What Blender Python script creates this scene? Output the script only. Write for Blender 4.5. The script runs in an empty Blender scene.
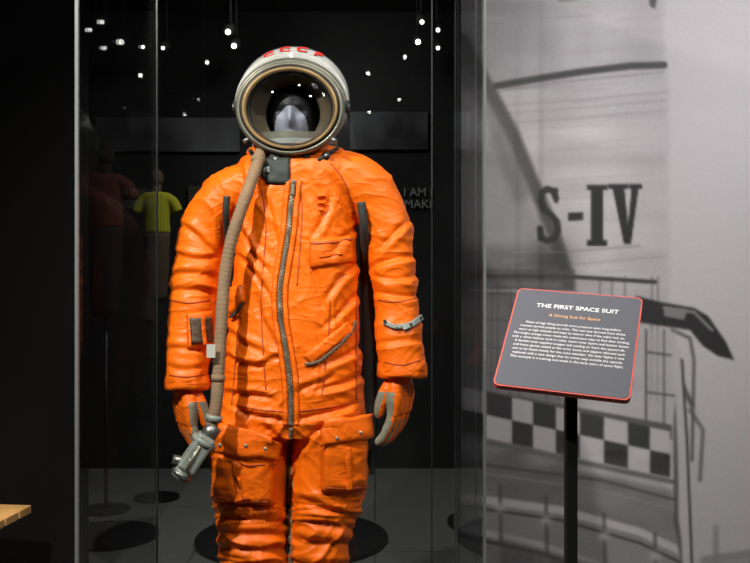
import bpy, bmesh, math, random
import numpy as np
from mathutils import Vector, Matrix, noise
from mathutils.bvhtree import BVHTree
random.seed(4)
C=bpy.context; D=bpy.data
F=900.0; CAMZ=1.35; SD=2.5; S=SD/F
def W(px,py,d=SD): return Vector(((px-375)/F*d, d, CAMZ-(py-281.5)/F*d))
def lin(c): return tuple(((v/255)/12.92 if v/255<=.04045 else ((v/255+.055)/1.055)**2.4) for v in c)

# ---------------------------------------------------------------- materials
def mat(name,col,rough=.5,metal=0,bump=0,bscale=40,bdist=.002,var=0,vscale=6,sheen=0,emit=None,es=0,detail=4,spec=.5):
    m=D.materials.new(name); m.use_nodes=True; nt=m.node_tree; b=nt.nodes['Principled BSDF']
    b.inputs['Base Color'].default_value=(*col,1); b.inputs['Roughness'].default_value=rough
    b.inputs['Metallic'].default_value=metal; b.inputs['Specular IOR Level'].default_value=spec
    tc=nt.nodes.new('ShaderNodeTexCoord')
    if bump:
        n=nt.nodes.new('ShaderNodeTexNoise'); n.inputs['Scale'].default_value=bscale; n.inputs['Detail'].default_value=detail
        n.inputs['Distortion'].default_value=.4
        bp=nt.nodes.new('ShaderNodeBump'); bp.inputs['Strength'].default_value=bump; bp.inputs['Distance'].default_value=bdist
        nt.links.new(tc.outputs['Object'],n.inputs['Vector']); nt.links.new(n.outputs['Fac'],bp.inputs['Height']); nt.links.new(bp.outputs['Normal'],b.inputs['Normal'])
    if var:
        n=nt.nodes.new('ShaderNodeTexNoise'); n.inputs['Scale'].default_value=vscale; n.inputs['Detail'].default_value=5
        r=nt.nodes.new('ShaderNodeValToRGB'); r.color_ramp.elements[0].position=.3; r.color_ramp.elements[1].position=.7
        r.color_ramp.elements[0].color=(*[c*(1-var) for c in col],1); r.color_ramp.elements[1].color=(*[min(1,c*(1+var*.6)) for c in col],1)
        nt.links.new(tc.outputs['Object'],n.inputs['Vector']); nt.links.new(n.outputs['Fac'],r.inputs['Fac']); nt.links.new(r.outputs['Color'],b.inputs['Base Color'])
    if emit:
        b.inputs['Emission Color'].default_value=(*emit,1); b.inputs['Emission Strength'].default_value=es
    return m
def cloth(name,col,rough=.5,big=.5,bd=.006,fine=.2,scale=8):
    m=mat(name,col,rough,var=.1,vscale=5,spec=.34); nt=m.node_tree; b=nt.nodes['Principled BSDF']
    tc=nt.nodes.new('ShaderNodeTexCoord')
    last=None
    # two crossing sets of cloth creases: ridges of a warped noise field
    for k,(rot,sc,st,dist) in enumerate([((0,.45,0),(1,.7,1.7),scale,bd),((0,-.9,.3),(.8,.8,2.0),scale*1.6,bd*.5)]):
        mp=nt.nodes.new('ShaderNodeMapping'); mp.inputs['Scale'].default_value=sc; mp.inputs['Rotation'].default_value=rot
        n=nt.nodes.new('ShaderNodeTexNoise'); n.inputs['Scale'].default_value=st; n.inputs['Detail'].default_value=1.2; n.inputs['Distortion'].default_value=.6
        s1=nt.nodes.new('ShaderNodeMath'); s1.operation='SUBTRACT'; s1.inputs[1].default_value=.5
        s2=nt.nodes.new('ShaderNodeMath'); s2.operation='ABSOLUTE'
        s3=nt.nodes.new('ShaderNodeMapRange'); s3.inputs['From Min'].default_value=0; s3.inputs['From Max'].default_value=.15; s3.inputs['To Min'].default_value=1; s3.inputs['To Max'].default_value=0
        s4=nt.nodes.new('ShaderNodeMath'); s4.operation='POWER'; s4.inputs[1].default_value=1.8
        bp=nt.nodes.new('ShaderNodeBump'); bp.inputs['Strength'].default_value=big; bp.inputs['Distance'].default_value=dist
        nt.links.new(tc.outputs['Object'],mp.inputs['Vector']); nt.links.new(mp.outputs[0],n.inputs['Vector']); nt.links.new(n.outputs['Fac'],s1.inputs[0]); nt.links.new(s1.outputs[0],s2.inputs[0]); nt.links.new(s2.outputs[0],s3.inputs[0]); nt.links.new(s3.outputs[0],s4.inputs[0]); nt.links.new(s4.outputs[0],bp.inputs['Height'])
        if last: nt.links.new(last.outputs[0],bp.inputs['Normal'])
        last=bp
    f=nt.nodes.new('ShaderNodeTexNoise'); f.inputs['Scale'].default_value=45; f.inputs['Detail'].default_value=5
    b2=nt.nodes.new('ShaderNodeBump'); b2.inputs['Strength'].default_value=fine; b2.inputs['Distance'].default_value=.003
    nt.links.new(tc.outputs['Object'],f.inputs['Vector']); nt.links.new(f.outputs['Fac'],b2.inputs['Height']); nt.links.new(last.outputs[0],b2.inputs['Normal']); nt.links.new(b2.outputs[0],b.inputs['Normal'])
    return m
M_or=cloth('orange_nylon',(.87,.148,.002),.45,big=.38,bd=.004,scale=8)
M_or2=cloth('orange_nylon_trim',(.85,.14,.002),.47,big=.34,bd=.003,scale=13)
M_ordk=mat('orange_stitching',(.42,.055,.003),.7)
M_tape=mat('zipper_tape',lin((122,104,76)),.8)
M_metal=mat('zipper_metal',lin((160,155,140)),.4,.7)
M_steel=mat('brushed_steel',lin((130,132,130)),.35,.8)
M_dark=mat('dark_webbing',lin((42,48,46)),.7,bump=.3,bscale=200)
M_hose=mat('hose_fabric',lin((134,110,84)),.85,bump=.6,bscale=180,bdist=.002,var=.15,vscale=20)
M_conn=mat('connector_paint',lin((136,144,136)),.45,.1,bump=.2,bscale=90,var=.2,vscale=25)
M_glg=mat('glove_grey_rubber',lin((120,122,106)),.6,bump=.3,bscale=80,var=.15,vscale=20)
M_shell=mat('helmet_white',lin((182,182,178)),.38,var=.25,vscale=9,bump=.1,bscale=30)
M_shell2=mat('helmet_grey_frame',lin((122,121,108)),.38,.45,var=.25,vscale=14)
M_tan=mat('helmet_tan_seal',lin((156,128,84)),.42,.35,var=.2,vscale=20)
M_liner=mat('helmet_liner',lin((84,74,54)),.8,bump=.4,bscale=60,var=.3,vscale=14)
M_black=mat('black_satin',(.008,.008,.009),.4)
M_blackm=mat('black_matt',(.01,.01,.011),.8)
M_leather=mat('black_leather',(.016,.017,.02),.5,bump=.4,bscale=90)
M_face=mat('mannequin_grey',lin((150,155,168)),.75,spec=.2)
M_red=mat('red_paint',(.6,.02,.015),.5)
M_white=mat('white_paint',(.45,.45,.41),.6)
M_wood=mat('bench_wood',lin((190,145,88)),.5,var=.25,vscale=8)

def glassmat(name,tint=(1,1,1),ior=1.45,rough=0.0):
    """thin pane: same Fresnel reflectance on the way in and the way out"""
    m=D.materials.new(name); m.use_nodes=True; nt=m.node_tree; nt.nodes.clear()
    o=nt.nodes.new('ShaderNodeOutputMaterial'); mx=nt.nodes.new('ShaderNodeMixShader'); fr=nt.nodes.new('ShaderNodeFresnel')
    ge=nt.nodes.new('ShaderNodeNewGeometry'); mr=nt.nodes.new('ShaderNodeMapRange'); mr.inputs['To Min'].default_value=ior; mr.inputs['To Max'].default_value=1/ior
    nt.links.new(ge.outputs['Backfacing'],mr.inputs['Value']); nt.links.new(mr.outputs[0],fr.inputs['IOR'])
    t=nt.nodes.new('ShaderNodeBsdfTransparent'); t.inputs['Color'].default_value=(*tint,1)
    g=nt.nodes.new('ShaderNodeBsdfGlossy'); g.inputs['Roughness'].default_value=rough
    nt.links.new(fr.outputs[0],mx.inputs[0]); nt.links.new(t.outputs[0],mx.inputs[1]); nt.links.new(g.outputs[0],mx.inputs[2]); nt.links.new(mx.outputs[0],o.inputs[0])
    return m
M_glass=glassmat('case_glass',(.97,.98,.98),1.48)
M_visor=glassmat('visor_glass',(.92,.93,.95),1.6)
M_edge=mat('glass_polished_edge',lin((98,105,105)),.3,spec=.6)
M_edge2=mat('glass_edge_dim',lin((52,58,58)),.3)

# ---------------------------------------------------------------- mesh helpers
def link(o,parent=None):
    C.scene.collection.objects.link(o)
    if parent: o.parent=parent
    return o
def empty(name,loc=(0,0,0)):
    e=D.objects.new(name,None); e.empty_display_size=.1; link(e); return e
def mobj(name,v,f,m,parent=None,smooth=True):
    me=D.meshes.new(name); me.from_pydata([tuple(a) for a in v],[],f); me.update()
    bm=bmesh.new(); bm.from_mesh(me); bmesh.ops.recalc_face_normals(bm,faces=bm.faces); bm.to_mesh(me); bm.free()
    if smooth: me.polygons.foreach_set('use_smooth',[True]*len(me.polygons))
    for mm in (m if isinstance(m,(list,tuple)) else [m]): me.materials.append(mm)
    return link(D.objects.new(name,me),parent)
def box(name,c,s,m,parent=None,bev=0,rot=None):
    bm=bmesh.new(); bmesh.ops.create_cube(bm,size=1)
    bmesh.ops.scale(bm,vec=s,verts=bm.verts)
    if bev: bmesh.ops.bevel(bm,geom=bm.edges[:],offset=bev,segments=2,affect='EDGES',profile=.5)
    if rot is not None: bmesh.ops.transform(bm,matrix=rot.to_4x4(),verts=bm.verts)
    bmesh.ops.translate(bm,vec=c,verts=bm.verts)
    me=D.meshes.new(name); bm.to_mesh(me); bm.free(); me.materials.append(m)
    return link(D.objects.new(name,me),parent)
def crom(P,sub):
    out=[]; n=len(P)
    A=[np.array(p,float) for p in P]
    for i in range(n-1):
        p0=A[max(i-1,0)];p1=A[i];p2=A[i+1];p3=A[min(i+2,n-1)]
        for k in range(sub):
            t=k/sub
            out.append(.5*((2*p1)+(-p0+p2)*t+(2*p0-5*p1+4*p2-p3)*t*t+(-p0+3*p1-3*p2+p3)*t**3))
    out.append(A[-1]); return out
def sweep(pts,seg=32,sub=6,ref=Vector((0,1,0)),n=2.0,mod=None):
    Q=crom(pts,sub); V=[];Fc=[]
    for i,q in enumerate(Q):
        a=Q[max(i-1,0)][:3]; b=Q[min(i+1,len(Q)-1)][:3]
        T=Vector(b-a).normalized(); L=T.cross(ref)
        if L.length<.05: L=Vector((1,0,0))
        L.normalize(); Dv=L.cross(T).normalized(); c=Vector(q[:3]); k=mod(i) if mod else 1
        for j in range(seg):
            t=2*math.pi*j/seg; ct,st=math.cos(t),math.sin(t)
            V.append(c+L*(q[3]*k*math.copysign(abs(ct)**(2/n),ct))+Dv*(q[4]*k*math.copysign(abs(st)**(2/n),st)))
    R=len(Q)
    for i in range(R-1):
        for j in range(seg):
            Fc.append((i*seg+j,i*seg+(j+1)%seg,(i+1)*seg+(j+1)%seg,(i+1)*seg+j))
    Fc.append(tuple(range(seg))[::-1]); Fc.append(tuple(range((R-1)*seg,R*seg)))
    return V,Fc
def ellip(c,r,su=24,sv=16):
    V=[];Fc=[]
    for i in range(sv+1):
        ph=math.pi*(i+.0)/sv
        if i in(0,sv):
            V.append(Vector((c[0],c[1],c[2]+r[2]*math.cos(ph)))); continue
        for j in range(su):
            t=2*math.pi*j/su; V.append(Vector((c[0]+r[0]*math.sin(ph)*math.cos(t),c[1]+r[1]*math.sin(ph)*math.sin(t),c[2]+r[2]*math.cos(ph))))
    idx=lambda i,j:1+(i-1)*su+j%su
    for j in range(su):
        Fc.append((0,idx(1,j),idx(1,j+1))); Fc.append((len(V)-1,idx(sv-1,j+1),idx(sv-1,j)))
        for i in range(1,sv-1): Fc.append((idx(i,j),idx(i+1,j),idx(i+1,j+1),idx(i,j+1)))
    return V,Fc
def merge(parts):
    V=[];Fc=[]
    for v,f in parts:
        o=len(V); V+=list(v); Fc+=[tuple(i+o for i in a) for a in f]
    return V,Fc
def remeshed(name,parts,m,vox,smooth,parent):
    v,f=merge(parts); o=mobj(name,v,f,m,None)
    r=o.modifiers.new('r','REMESH'); r.mode='VOXEL'; r.voxel_size=vox; r.use_smooth_shade=True
    if smooth:
        s=o.modifiers.new('s','SMOOTH'); s.factor=.5; s.iterations=smooth
    C.view_layer.update(); dg=C.evaluated_depsgraph_get(); me=D.meshes.new_from_object(o.evaluated_get(dg))
    o.modifiers.clear(); o.data=me
    if len(me.materials)==0:
        for mm in (m if isinstance(m,(list,tuple)) else [m]): me.materials.append(mm)
    me.polygons.foreach_set('use_smooth',[True]*len(me.polygons)); o.parent=parent
    return o
def revolve(name,prof,cx,cy,cz,m,parent,seg=72,closed=False):
    V=[];Fc=[]
    for (y,r,zo,sz) in prof:
        for j in range(seg):
            t=2*math.pi*j/seg; V.append((cx+r*math.cos(t),cy+y,cz+zo+r*sz*math.sin(t)))
    n=len(prof)
    for i in range(n if closed else n-1):
        for j in range(seg):
            a=i*seg;b=((i+1)%n)*seg
            Fc.append((a+j,a+(j+1)%seg,b+(j+1)%seg,b+j))
    return mobj(name,V,Fc,m,parent)

# ================================================================ SPACE SUIT
suit=empty('space_suit')
def P(px,py,dy,rl,rd): w=W(px,py,SD+dy); return (w.x,w.y,w.z,rl*S,rd*S)
torso=sweep([P(296,146,0,30,26),P(296,154,0,44,32),P(296,163,0,57,38),P(296,180,0,61,42),P(296,215,0,60.5,46),P(296,260,0,61,48),
             P(295,310,0,65,49),P(294,350,0,67,50),P(293,390,0,70,50),P(292,415,0,73,49),P(291,432,0,67,45)],seg=48,n=2.3)
armL=sweep([P(268,186,.01,24,30),P(245,189,.01,26,33),P(224,201,.01,26,34),P(207.5,230,.01,26,32),P(200,265,0,24.5,30),P(194,300,-.02,24,28),
            P(189.5,340,-.045,22,25),P(187,366,-.06,20,23),P(187,385,-.07,19.5,22)],seg=32,n=2.2)
armR=sweep([P(322,180,.01,24,30),P(345,177,.01,26,33),P(366,189,.01,26,34),P(384,220,.01,25,32),P(390.5,252,0,23.5,30),P(395,290,-.02,23,28),
            P(398.5,330,-.045,23,25),P(401,360,-.06,22,24),P(402,373,-.065,22,24)],seg=32,n=2.2)
legL=sweep([P(262,395,0,34,40),P(254,425,0,37,46),P(250,465,0,38,44),P(251,505,0,36.5,42),P(252,540,0,35,39),P(253,580,0,33,37),P(254,620,.01,32,34),P(255,660,.01,29,30),P(255,692,.01,25,27)],seg=36,n=2.2)
legR=sweep([P(322,395,0,34,40),P(329,425,0,37,46),P(329,465,0,37.5,44),P(326,505,0,35.5,42),P(321,540,0,31,38),P(319,580,0,30,35),P(318,620,.01,30,33),P(317,660,.01,28,30),P(316,692,.01,25,27)],seg=36,n=2.2)
body=remeshed('suit_body',[torso,armL,armR,legL,legR],M_or,.0041,4,suit)

def sstep(a,b,x):
    t=min(1,max(0,(x-a)/(b-a))); return t*t*(3-2*t)
creases=[ # front drawing coordinates: x0,y0,x1,y1,width,depth(mm)
 (238,232,268,268,3,7),(236,256,272,300,3,7),(358,226,330,258,3,7),(358,262,326,300,3,7),(360,296,322,324,3,6),
 (226,330,262,350,3,6),(226,356,262,366,3,7),(362,342,325,366,3,7),(362,372,318,392,3,8),(228,390,270,402,3,8),
 (240,408,284,424,3,8),(350,402,298,424,3,8),(262,430,289,446,3,6),(322,430,296,448,3,6),
 (180,228,214,250,3,7),(176,254,214,258,3,7),(172,272,212,280,3,6),(172,288,212,296,3,6),(168,352,204,346,3,5),(170,366,204,368,3,4),
 (410,224,378,244,3,7),(414,254,374,268,3,7),(418,274,376,278,3,6),(419,292,376,296,3,6),(422,344,380,340,3,5),
 (262,180,238,224,4,8),(330,178,352,220,4,8),(262,200,280,246,3,6),(330,196,310,240,3,6),(306,262,326,306,3,6),(258,300,276,346,3,6),
 (300,394,330,374,3,6),(262,370,282,352,3,5),
 (215,512,286,526,4,9),(215,530,280,538,4,8),(215,545,288,552,4,9),(300,504,362,518,4,9),(298,522,358,532,4,8),(296,537,352,546,4,9),(218,562,288,570,4,9),(296,560,350,568,4,9)]
def crease(u,v):
    s=0
    for x0,y0,x1,y1,w,dp in creases:
        if abs(v-(y0+y1)/2)>60 or abs(u-(x0+x1)/2)>60: continue
        dx,dy=x1-x0,y1-y0; L2=dx*dx+dy*dy; t=((u-x0)*dx+(v-y0)*dy)/L2
        if t<-.3 or t>1.3: continue
        bend=4*math.sin(3.1*t+x0)
        d=((u-x0)*dy-(v-y0)*dx)/math.sqrt(L2)+bend*.8
        e=sstep(-.25,.2,t)*(1-sstep(.8,1.25,t))
        s+=dp*e*(-math.exp(-(d/w)**2)+.7*math.exp(-((d-w*2)/(w*1.3))**2))
    return s*.001
def ridge(q,p=1.6):
    a=1-min(1,abs(noise.noise(q))*2.4); return a**p
me=body.data; n=len(me.vertices); co=np.empty(n*3); me.vertices.foreach_get('co',co); co=co.reshape(-1,3)
no=np.empty(n*3); me.vertices.foreach_get('normal',no); no=no.reshape(-1,3)
out=co.copy()
for i in range(n):
    x,y,z=co[i]; u=375+x*F/y; v=281.5-(z-CAMZ)*F/y
    arm=max(1-sstep(212,230,u) if v<400 else 0, sstep(360,372,u) if v<400 else 0)
    leg=sstep(405,430,v); tor=max(0,1-arm-leg)
    knee=sstep(495,530,v)
    w=Vector((noise.noise(Vector((x*4,y*4,z*4)))*.16,0,noise.noise(Vector((x*4+7,y*4,z*4)))*.16))
    X,Y,Z=x+w.x,y,z+w.z
    d=.006*noise.noise(Vector((x*5,y*5,z*5+3)))
    d+=arm*(.0055*(ridge(Vector((X*4+Z*6,Y*4,Z*8)),3.4)-.2)+.0022*(ridge(Vector((X*13-Z*12,Y*9,Z*20+5)),3.4)-.2))
    d+=tor*(.0052*(ridge(Vector((X*11+Z*5,Y*5,Z*4+2)),3.4)-.2)+.0022*(ridge(Vector((X*9-Z*13,Y*7,Z*14+X*9)),3.4)-.2))
    d+=leg*((.0055+.004*knee)*(ridge(Vector((X*(10-5*knee)+Z*5,Y*5,Z*(6+7*knee)+1)),3)-.22)+.0025*(ridge(Vector((X*14,Y*10,Z*18+2)),3)-.22))
    d+=.0004*noise.noise(Vector((X*50,Y*50,Z*50)))
    if no[i][1]<.3: d+=crease(u,v)
    fade=1-.7*(1-sstep(150,172,v))
    out[i]=co[i]+no[i]*d*fade
me.vertices.foreach_set('co',out.ravel()); me.update()
tree=BVHTree.FromPolygons([Vector(a) for a in out],[tuple(p.vertices) for p in me.polygons])
CAM=Vector((0,0,CAMZ))
def hit(px,py,t=tree):
    dr=(W(px,py,1.0)-CAM).normalized(); l,nn,_,_=t.ray_cast(CAM,dr)
    if l is None: return None,None
    if nn.dot(dr)>0: nn=-nn
    return l,nn
def surf(px,py,off,n_s=3):
    ps=[];ns=[]
    for a in range(-1,2):
        for b in range(-1,2):
            l,nn=hit(px+a*n_s,py+b*n_s)
            if l is not None: ps.append(l); ns.append(nn)
    if not ps: return W(px,py,SD-.12),Vector((0,-1,0))
    ymin=sorted(p.y for p in ps)[len(ps)//2]
    sel=[(p,q) for p,q in zip(ps,ns) if abs(p.y-ymin)<.03]
    p=sum((a for a,_ in sel),Vector())/len(sel); q=sum((b for _,b in sel),Vector()).normalized()
    l,_=hit(px,py)
    if l is not None and abs(l.y-p.y)<.03: p=(l+p)/2
    return p+q*off,q
def patch(name,quad,off,m,nx=18,ny=18,puff=.006,thick=.004,wr=.002,parent=suit):
    V=[]
    for j in range(ny+1):
        for i in range(nx+1):
            a,b=i/nx,j/ny
            x=(quad[0][0]*(1-a)+quad[1][0]*a)*(1-b)+(quad[3][0]*(1-a)+quad[2][0]*a)*b
            y=(quad[0][1]*(1-a)+quad[1][1]*a)*(1-b)+(quad[3][1]*(1-a)+quad[2][1]*a)*b
            p,q=surf(x,y,0)
            e=min(a,1-a,b,1-b); bulge=min(1,e/.12)**.6
            nz=(ridge(Vector((p.x*18,p.z*18,a)))-.4)*wr*2
            V.append(p+q*(off+puff*bulge+nz*bulge))
    Fc=[(j*(nx+1)+i,j*(nx+1)+i+1,(j+1)*(nx+1)+i+1,(j+1)*(nx+1)+i) for j in range(ny) for i in range(nx)]
    o=mobj(name,V,Fc,m,parent)
    s=o.modifiers.new('s','SOLIDIFY'); s.thickness=thick; s.offset=0
    return o
def ribbon(name,pts,w,off,m,sub=8,thick=.0015,parent=suit,prof=0):
    Q=crom([(p[0],p[1]) for p in pts],sub); V=[]
    k=5
    for i,q in enumerate(Q):
        t=Q[min(i+1,len(Q)-1)]-Q[max(i-1,0)]; t/=np.linalg.norm(t); nn=np.array((-t[1],t[0]))
        for j in range(k):
            a=j/(k-1)*2-1; p,qq=surf(q[0]+nn[0]*a*w/2,q[1]+nn[1]*a*w/2,0,2); V.append(p+qq*(off+prof*(1-a*a)))
    Fc=[(i*k+j,i*k+j+1,(i+1)*k+j+1,(i+1)*k+j) for i in range(len(Q)-1) for j in range(k-1)]
    o=mobj(name,V,Fc,m,parent); s=o.modifiers.new('s','SOLIDIFY'); s.thickness=thick; s.offset=0
    return o
def teeth(name,pts,step,w,off,m,parent=suit):
    Q=crom([(p[0],p[1]) for p in pts],60); V=[];Fc=[];acc=0;last=Q[0];side=1
    for i in range(1,len(Q)):
        acc+=np.linalg.norm(Q[i]-last); last=Q[i]
        if acc>=step:
            acc=0; side=-side
            p,q=surf(Q[i][0],Q[i][1],off,2); p2,_=surf(Q[i][0]+(Q[i]-Q[i-1])[0]*8,Q[i][1]+(Q[i]-Q[i-1])[1]*8,off,2)
            T=(p2-p).normalized(); L=T.cross(q).normalized()
            c=p+L*(side*w*.25*S); o=len(V)
            for a in(-1,1):
                for b in(-1,1):
                    for e in(-1,1): V.append(c+L*(a*w*.4*S)+T*(b*step*.42*S)+q*(e*.0016))
            Fc+=[tuple(o+k for k in f) for f in((0,1,3,2),(4,6,7,5),(0,4,5,1),(2,3,7,6),(0,2,6,4),(1,5,7,3))]
    return mobj(name,V,Fc,m,parent,smooth=False)

zp=[(294,180),(291,205),(289,230),(284,262),(280,290),(281,320),(286,350),(290,380),(291,405),(291,425)]
ribbon('placket_flap_1',[(x-5.5,y) for x,y in zp],5,.003,M_or2,prof=.003)
ribbon('placket_flap_2',[(x+5.5,y) for x,y in zp],5,.003,M_or2,prof=.003)
ribbon('zipper_tape',zp,4.6,.003,M_tape)
teeth('zipper_teeth',zp,1.5,2.5,.0055,M_metal)
zl=[(291,428),(290,455),(289,480),(289,510),(290,540),(291,575)]
ribbon('leg_zipper_tape',zl,4.2,.001,M_tape); teeth('leg_zipper_teeth',zl,1.5,2.0,.003,M_metal)
p,q=surf(293,190,.010); box('zipper_puller',p,(.008,.004,.026),M_metal,suit,.0015)
seams=[[(266,166),(252,190),(240,222)],[(330,163),(346,185),(355,215)],[(238,330),(235,370),(232,405)],[(356,300),(356,350),(356,400)],
 [(236,405),(262,410),(290,412)],[(292,412),(325,408),(358,402)],[(172,300),(190,303),(210,300)],[(378,300),(396,302),(417,298)],
 [(170,375),(187,377),(204,374)],[(384,362),(402,365),(420,360)],[(300,186),(302,210),(300,250),(297,285)],[(262,188),(266,230),(262,280),(262,330),(266,390)],[(330,300),(328,340),(322,395)]]
for i,sm in enumerate(seams): ribbon('seam_%d'%(i+1),sm,1.2,.0012,M_ordk,thick=.001)
for k,(py,rl,rd,rr,mm,nm) in enumerate([(154,44,33,5.5,M_or2,'collar_roll'),(149,40,31,4.0,M_dark,'neck_seal')]):
    V=[];Fc=[];sg=64;tb=12;c=W(296,py)
    for i in range(sg):
        t=2*math.pi*i/sg; wob=1+.03*noise.noise(Vector((math.cos(t)*3,math.sin(t)*3,k)))
        for j in range(tb):
            s_=2*math.pi*j/tb; r_=rr*S*(1+.2*noise.noise(Vector((math.cos(t)*6,math.sin(t)*6,2))))
            V.append((c.x+(rl*S*wob+r_*math.cos(s_))*math.cos(t),c.y+(rd*S*wob+r_*math.cos(s_))*math.sin(t),c.z+r_*math.sin(s_)))
    for i in range(sg):
        for j in range(tb): Fc.append((i*tb+j,((i+1)%sg)*tb+j,((i+1)%sg)*tb+(j+1)%tb,i*tb+(j+1)%tb))
    mobj(nm,V,Fc,mm,suit)

patch('thigh_pocket_1',[(217,436),(270,442),(272,505),(214,500)],.006,M_or2,26,26,puff=.018,wr=.003)
patch('pocket_flap_1',[(216,424),(276,432),(273,458),(216,450)],.027,M_or2,24,12,puff=.006,wr=.002)
patch('thigh_pocket_2',[(324,428),(363,424),(363,490),(322,492)],.006,M_or2,24,26,puff=.018,wr=.003)
patch('pocket_flap_2',[(321,420),(364,414),(365,436),(322,444)],.027,M_or2,22,12,puff=.006,wr=.002)
for i,(a,b) in enumerate([(228,441),(246,444),(262,446),(335,436),(352,432)]):
    p,q=surf(a,b,.035); v,f=ellip((0,0,0),(.0052,.003,.0052),12,8); mobj('snap_%d'%(i+1),[Vector(w_)+p for w_ in v],f,M_metal,suit)
ribbon('pocket_stitch_1',[(219,456),(243,463),(271,462)],1.4,.0265,M_ordk,thick=.001)
ribbon('pocket_stitch_2',[(218,494),(242,497),(270,499)],1.4,.0255,M_ordk,thick=.001)
ribbon('pocket_stitch_3',[(325,486),(345,487),(361,485)],1.4,.0255,M_ordk,thick=.001)
ribbon('pocket_pen_loop',[(238,462),(239,480),(240,498)],5,.027,M_or2,thick=.003); ribbon('pocket_pen_loop_2',[(344,446),(345,465),(345,488)],4,.027,M_or2,thick=.003)
patch('chest_pocket',[(309,240),(351,236),(353,262),(311,268)],.002,M_or2,18,12,puff=.006,wr=.0015)
ribbon('chest_pocket_zip',[(311,244),(330,243),(350,240)],1.6,.010,M_ordk); ribbon('chest_label',[(318,256),(340,253)],5,.010,M_or2)
for i,(a,b) in enumerate([(320,196),(321,203),(322,210)]): ribbon('chest_loop_%d'%i,[(a-4,b),(a+5,b-1)],2.4,.006,M_or2,thick=.003)
patch('hip_zip_flap',[(303,356),(346,322),(354,330),(312,364)],.002,M_or2,18,6,puff=.004)
ribbon('hip_zip',[(304,364),(318,361),(336,347),(350,332),(354,321)],2.6,.006,M_tape); teeth('hip_zip_teeth',[(306,364),(318,361),(336,347),(350,332)],1.8,2,.008,M_metal)
patch('hose_bracket_flap',[(229,288),(245,284),(247,300),(234,318)],.004,M_or2,10,12,puff=.014)
ribbon('hose_bracket_slot',[(233,318),(240,312),(246,302)],2.5,.012,M_dark)
patch('sleeve_panel_frame',[(187,313),(212,311),(213,347),(188,349)],.002,M_or2,12,12,puff=.006)
M_mesh=mat('sleeve_mesh',lin((88,70,54)),.5,.2,bump=.6,bscale=160,var=.5,vscale=60)
patch('sleeve_panel',[(190,318),(209,317),(210,342),(191,344)],.0095,M_mesh,10,10,puff=.002)
ribbon('sleeve_panel_bar',[(201,317),(201,330),(202,345)],3,.0145,M_or2)
ribbon('wrist_strap',[(385,322),(395,327),(408,325),(419,317)],4.5,.007,M_conn,thick=.003)
ribbon('wrist_strap_grip',[(402,329),(411,325),(420,317)],6,.010,M_conn,thick=.004)
for i,(a,b) in enumerate([(387,322),(397,330),(409,326),(417,319)]):
    p,q=surf(a,b,.013); v,f=ellip((0,0,0),(.0045,.003,.0045),12,8); mobj('strap_snap_%d'%i,[Vector(w_)+p for w_ in v],f,M_dark,suit)
for nm,c0,r in(('cuff_1',(187,383,-.07),21.5),('cuff_2',(402,371,-.065),24)):
    V=[];Fc=[];sg=48
    for k,(dy,rr) in enumerate([(-9,.95),(-4,1.0),(1,1.03),(5,1.02),(5,.93),(-2,.9)]):
        for j in range(sg):
            t=2*math.pi*j/sg; wv=1+.07*noise.noise(Vector((math.cos(t)*2.5,math.sin(t)*2.5,dy*.1)))
            c=W(c0[0],c0[1]+dy,SD+c0[2]); V.append((c.x+r*S*rr*wv*math.cos(t),c.y+r*S*rr*wv*math.sin(t),c.z+.003*math.sin(3*t)))
    for k in range(5):
        for j in range(sg): Fc.append((k*sg+j,k*sg+(j+1)%sg,(k+1)*sg+(j+1)%sg,(k+1)*sg+j))
    mobj(nm,V,Fc,M_or2,suit)

# ---------------------------------------------------------------- gloves
def glove(name,wr,t,nrm,dn,gs=1.1):
    t=Vector(t).normalized(); nrm=Vector(nrm).normalized(); dn=Vector(dn).normalized()
    def G(a,b,c,r,r2=None): p=wr+(dn*a*.97+t*b+nrm*c)*gs; return (p.x,p.y,p.z,r*gs,(r2 or r)*gs)
    parts=[sweep([G(-.05,0,0,.036,.03),G(-.01,0,0,.036,.029),G(.015,0,0,.039,.028)],seg=20,sub=3,ref=nrm)]
    for b,ln,fan in((.036,.068,.010),(.012,.076,.004),(-.012,.071,-.004),(-.036,.056,-.011)):
        parts.append(sweep([G(.0,b*.7,0,.018),G(.04,b*.97,-.003,.020),G(.088,b,0,.0148)],seg=14,sub=3,ref=nrm))
        parts.append(sweep([G(.075,b,0,.0130),G(.092,b+fan*.2,.001,.0122),G(.092+ln*.36,b+fan*.6,.008,.0114),G(.092+ln*.74,b+fan*.85,.020,.0108),G(.092+ln*.96,b+fan,.033,.0094),G(.092+ln*1.0,b+fan,.037,.005)],seg=14,sub=4,ref=nrm))
    parts.append(sweep([G(.005,.020,.006,.020),G(.032,.036,.020,.0175),G(.060,.040,.030,.0150),G(.086,.038,.036,.0128),G(.098,.037,.038,.006)],seg=14,sub=4,ref=nrm))
    o=remeshed(name,parts,[M_or2,M_glg],.0022,1,suit); me=o.data
    if len(me.materials)<2: me.materials.append(M_glg)
    for v in me.vertices:
        q=v.co*22; v.co=v.co+v.normal*(.0012*(ridge(Vector((q.x,q.y,q.z*1.6)))-.4))
    me.update()
    for p in me.polygons:
        rel=p.center-wr; a=rel.dot(dn); s_=p.normal.dot(nrm)+.8*p.normal.dot(t)
        p.material_index=1 if ((a>.035 and s_>.30) or (a>.110 and s_>-.15) or a>.178) else 0
    return o
glove('glove_1',W(186,388,SD-.07),(.50,-.86,0),(.86,.50,0),(.03,-.04,-1))
glove('glove_2',W(400,378,SD-.065),(-.45,-.89,0),(-.89,.45,0),(-.03,-.04,-1))

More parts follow.
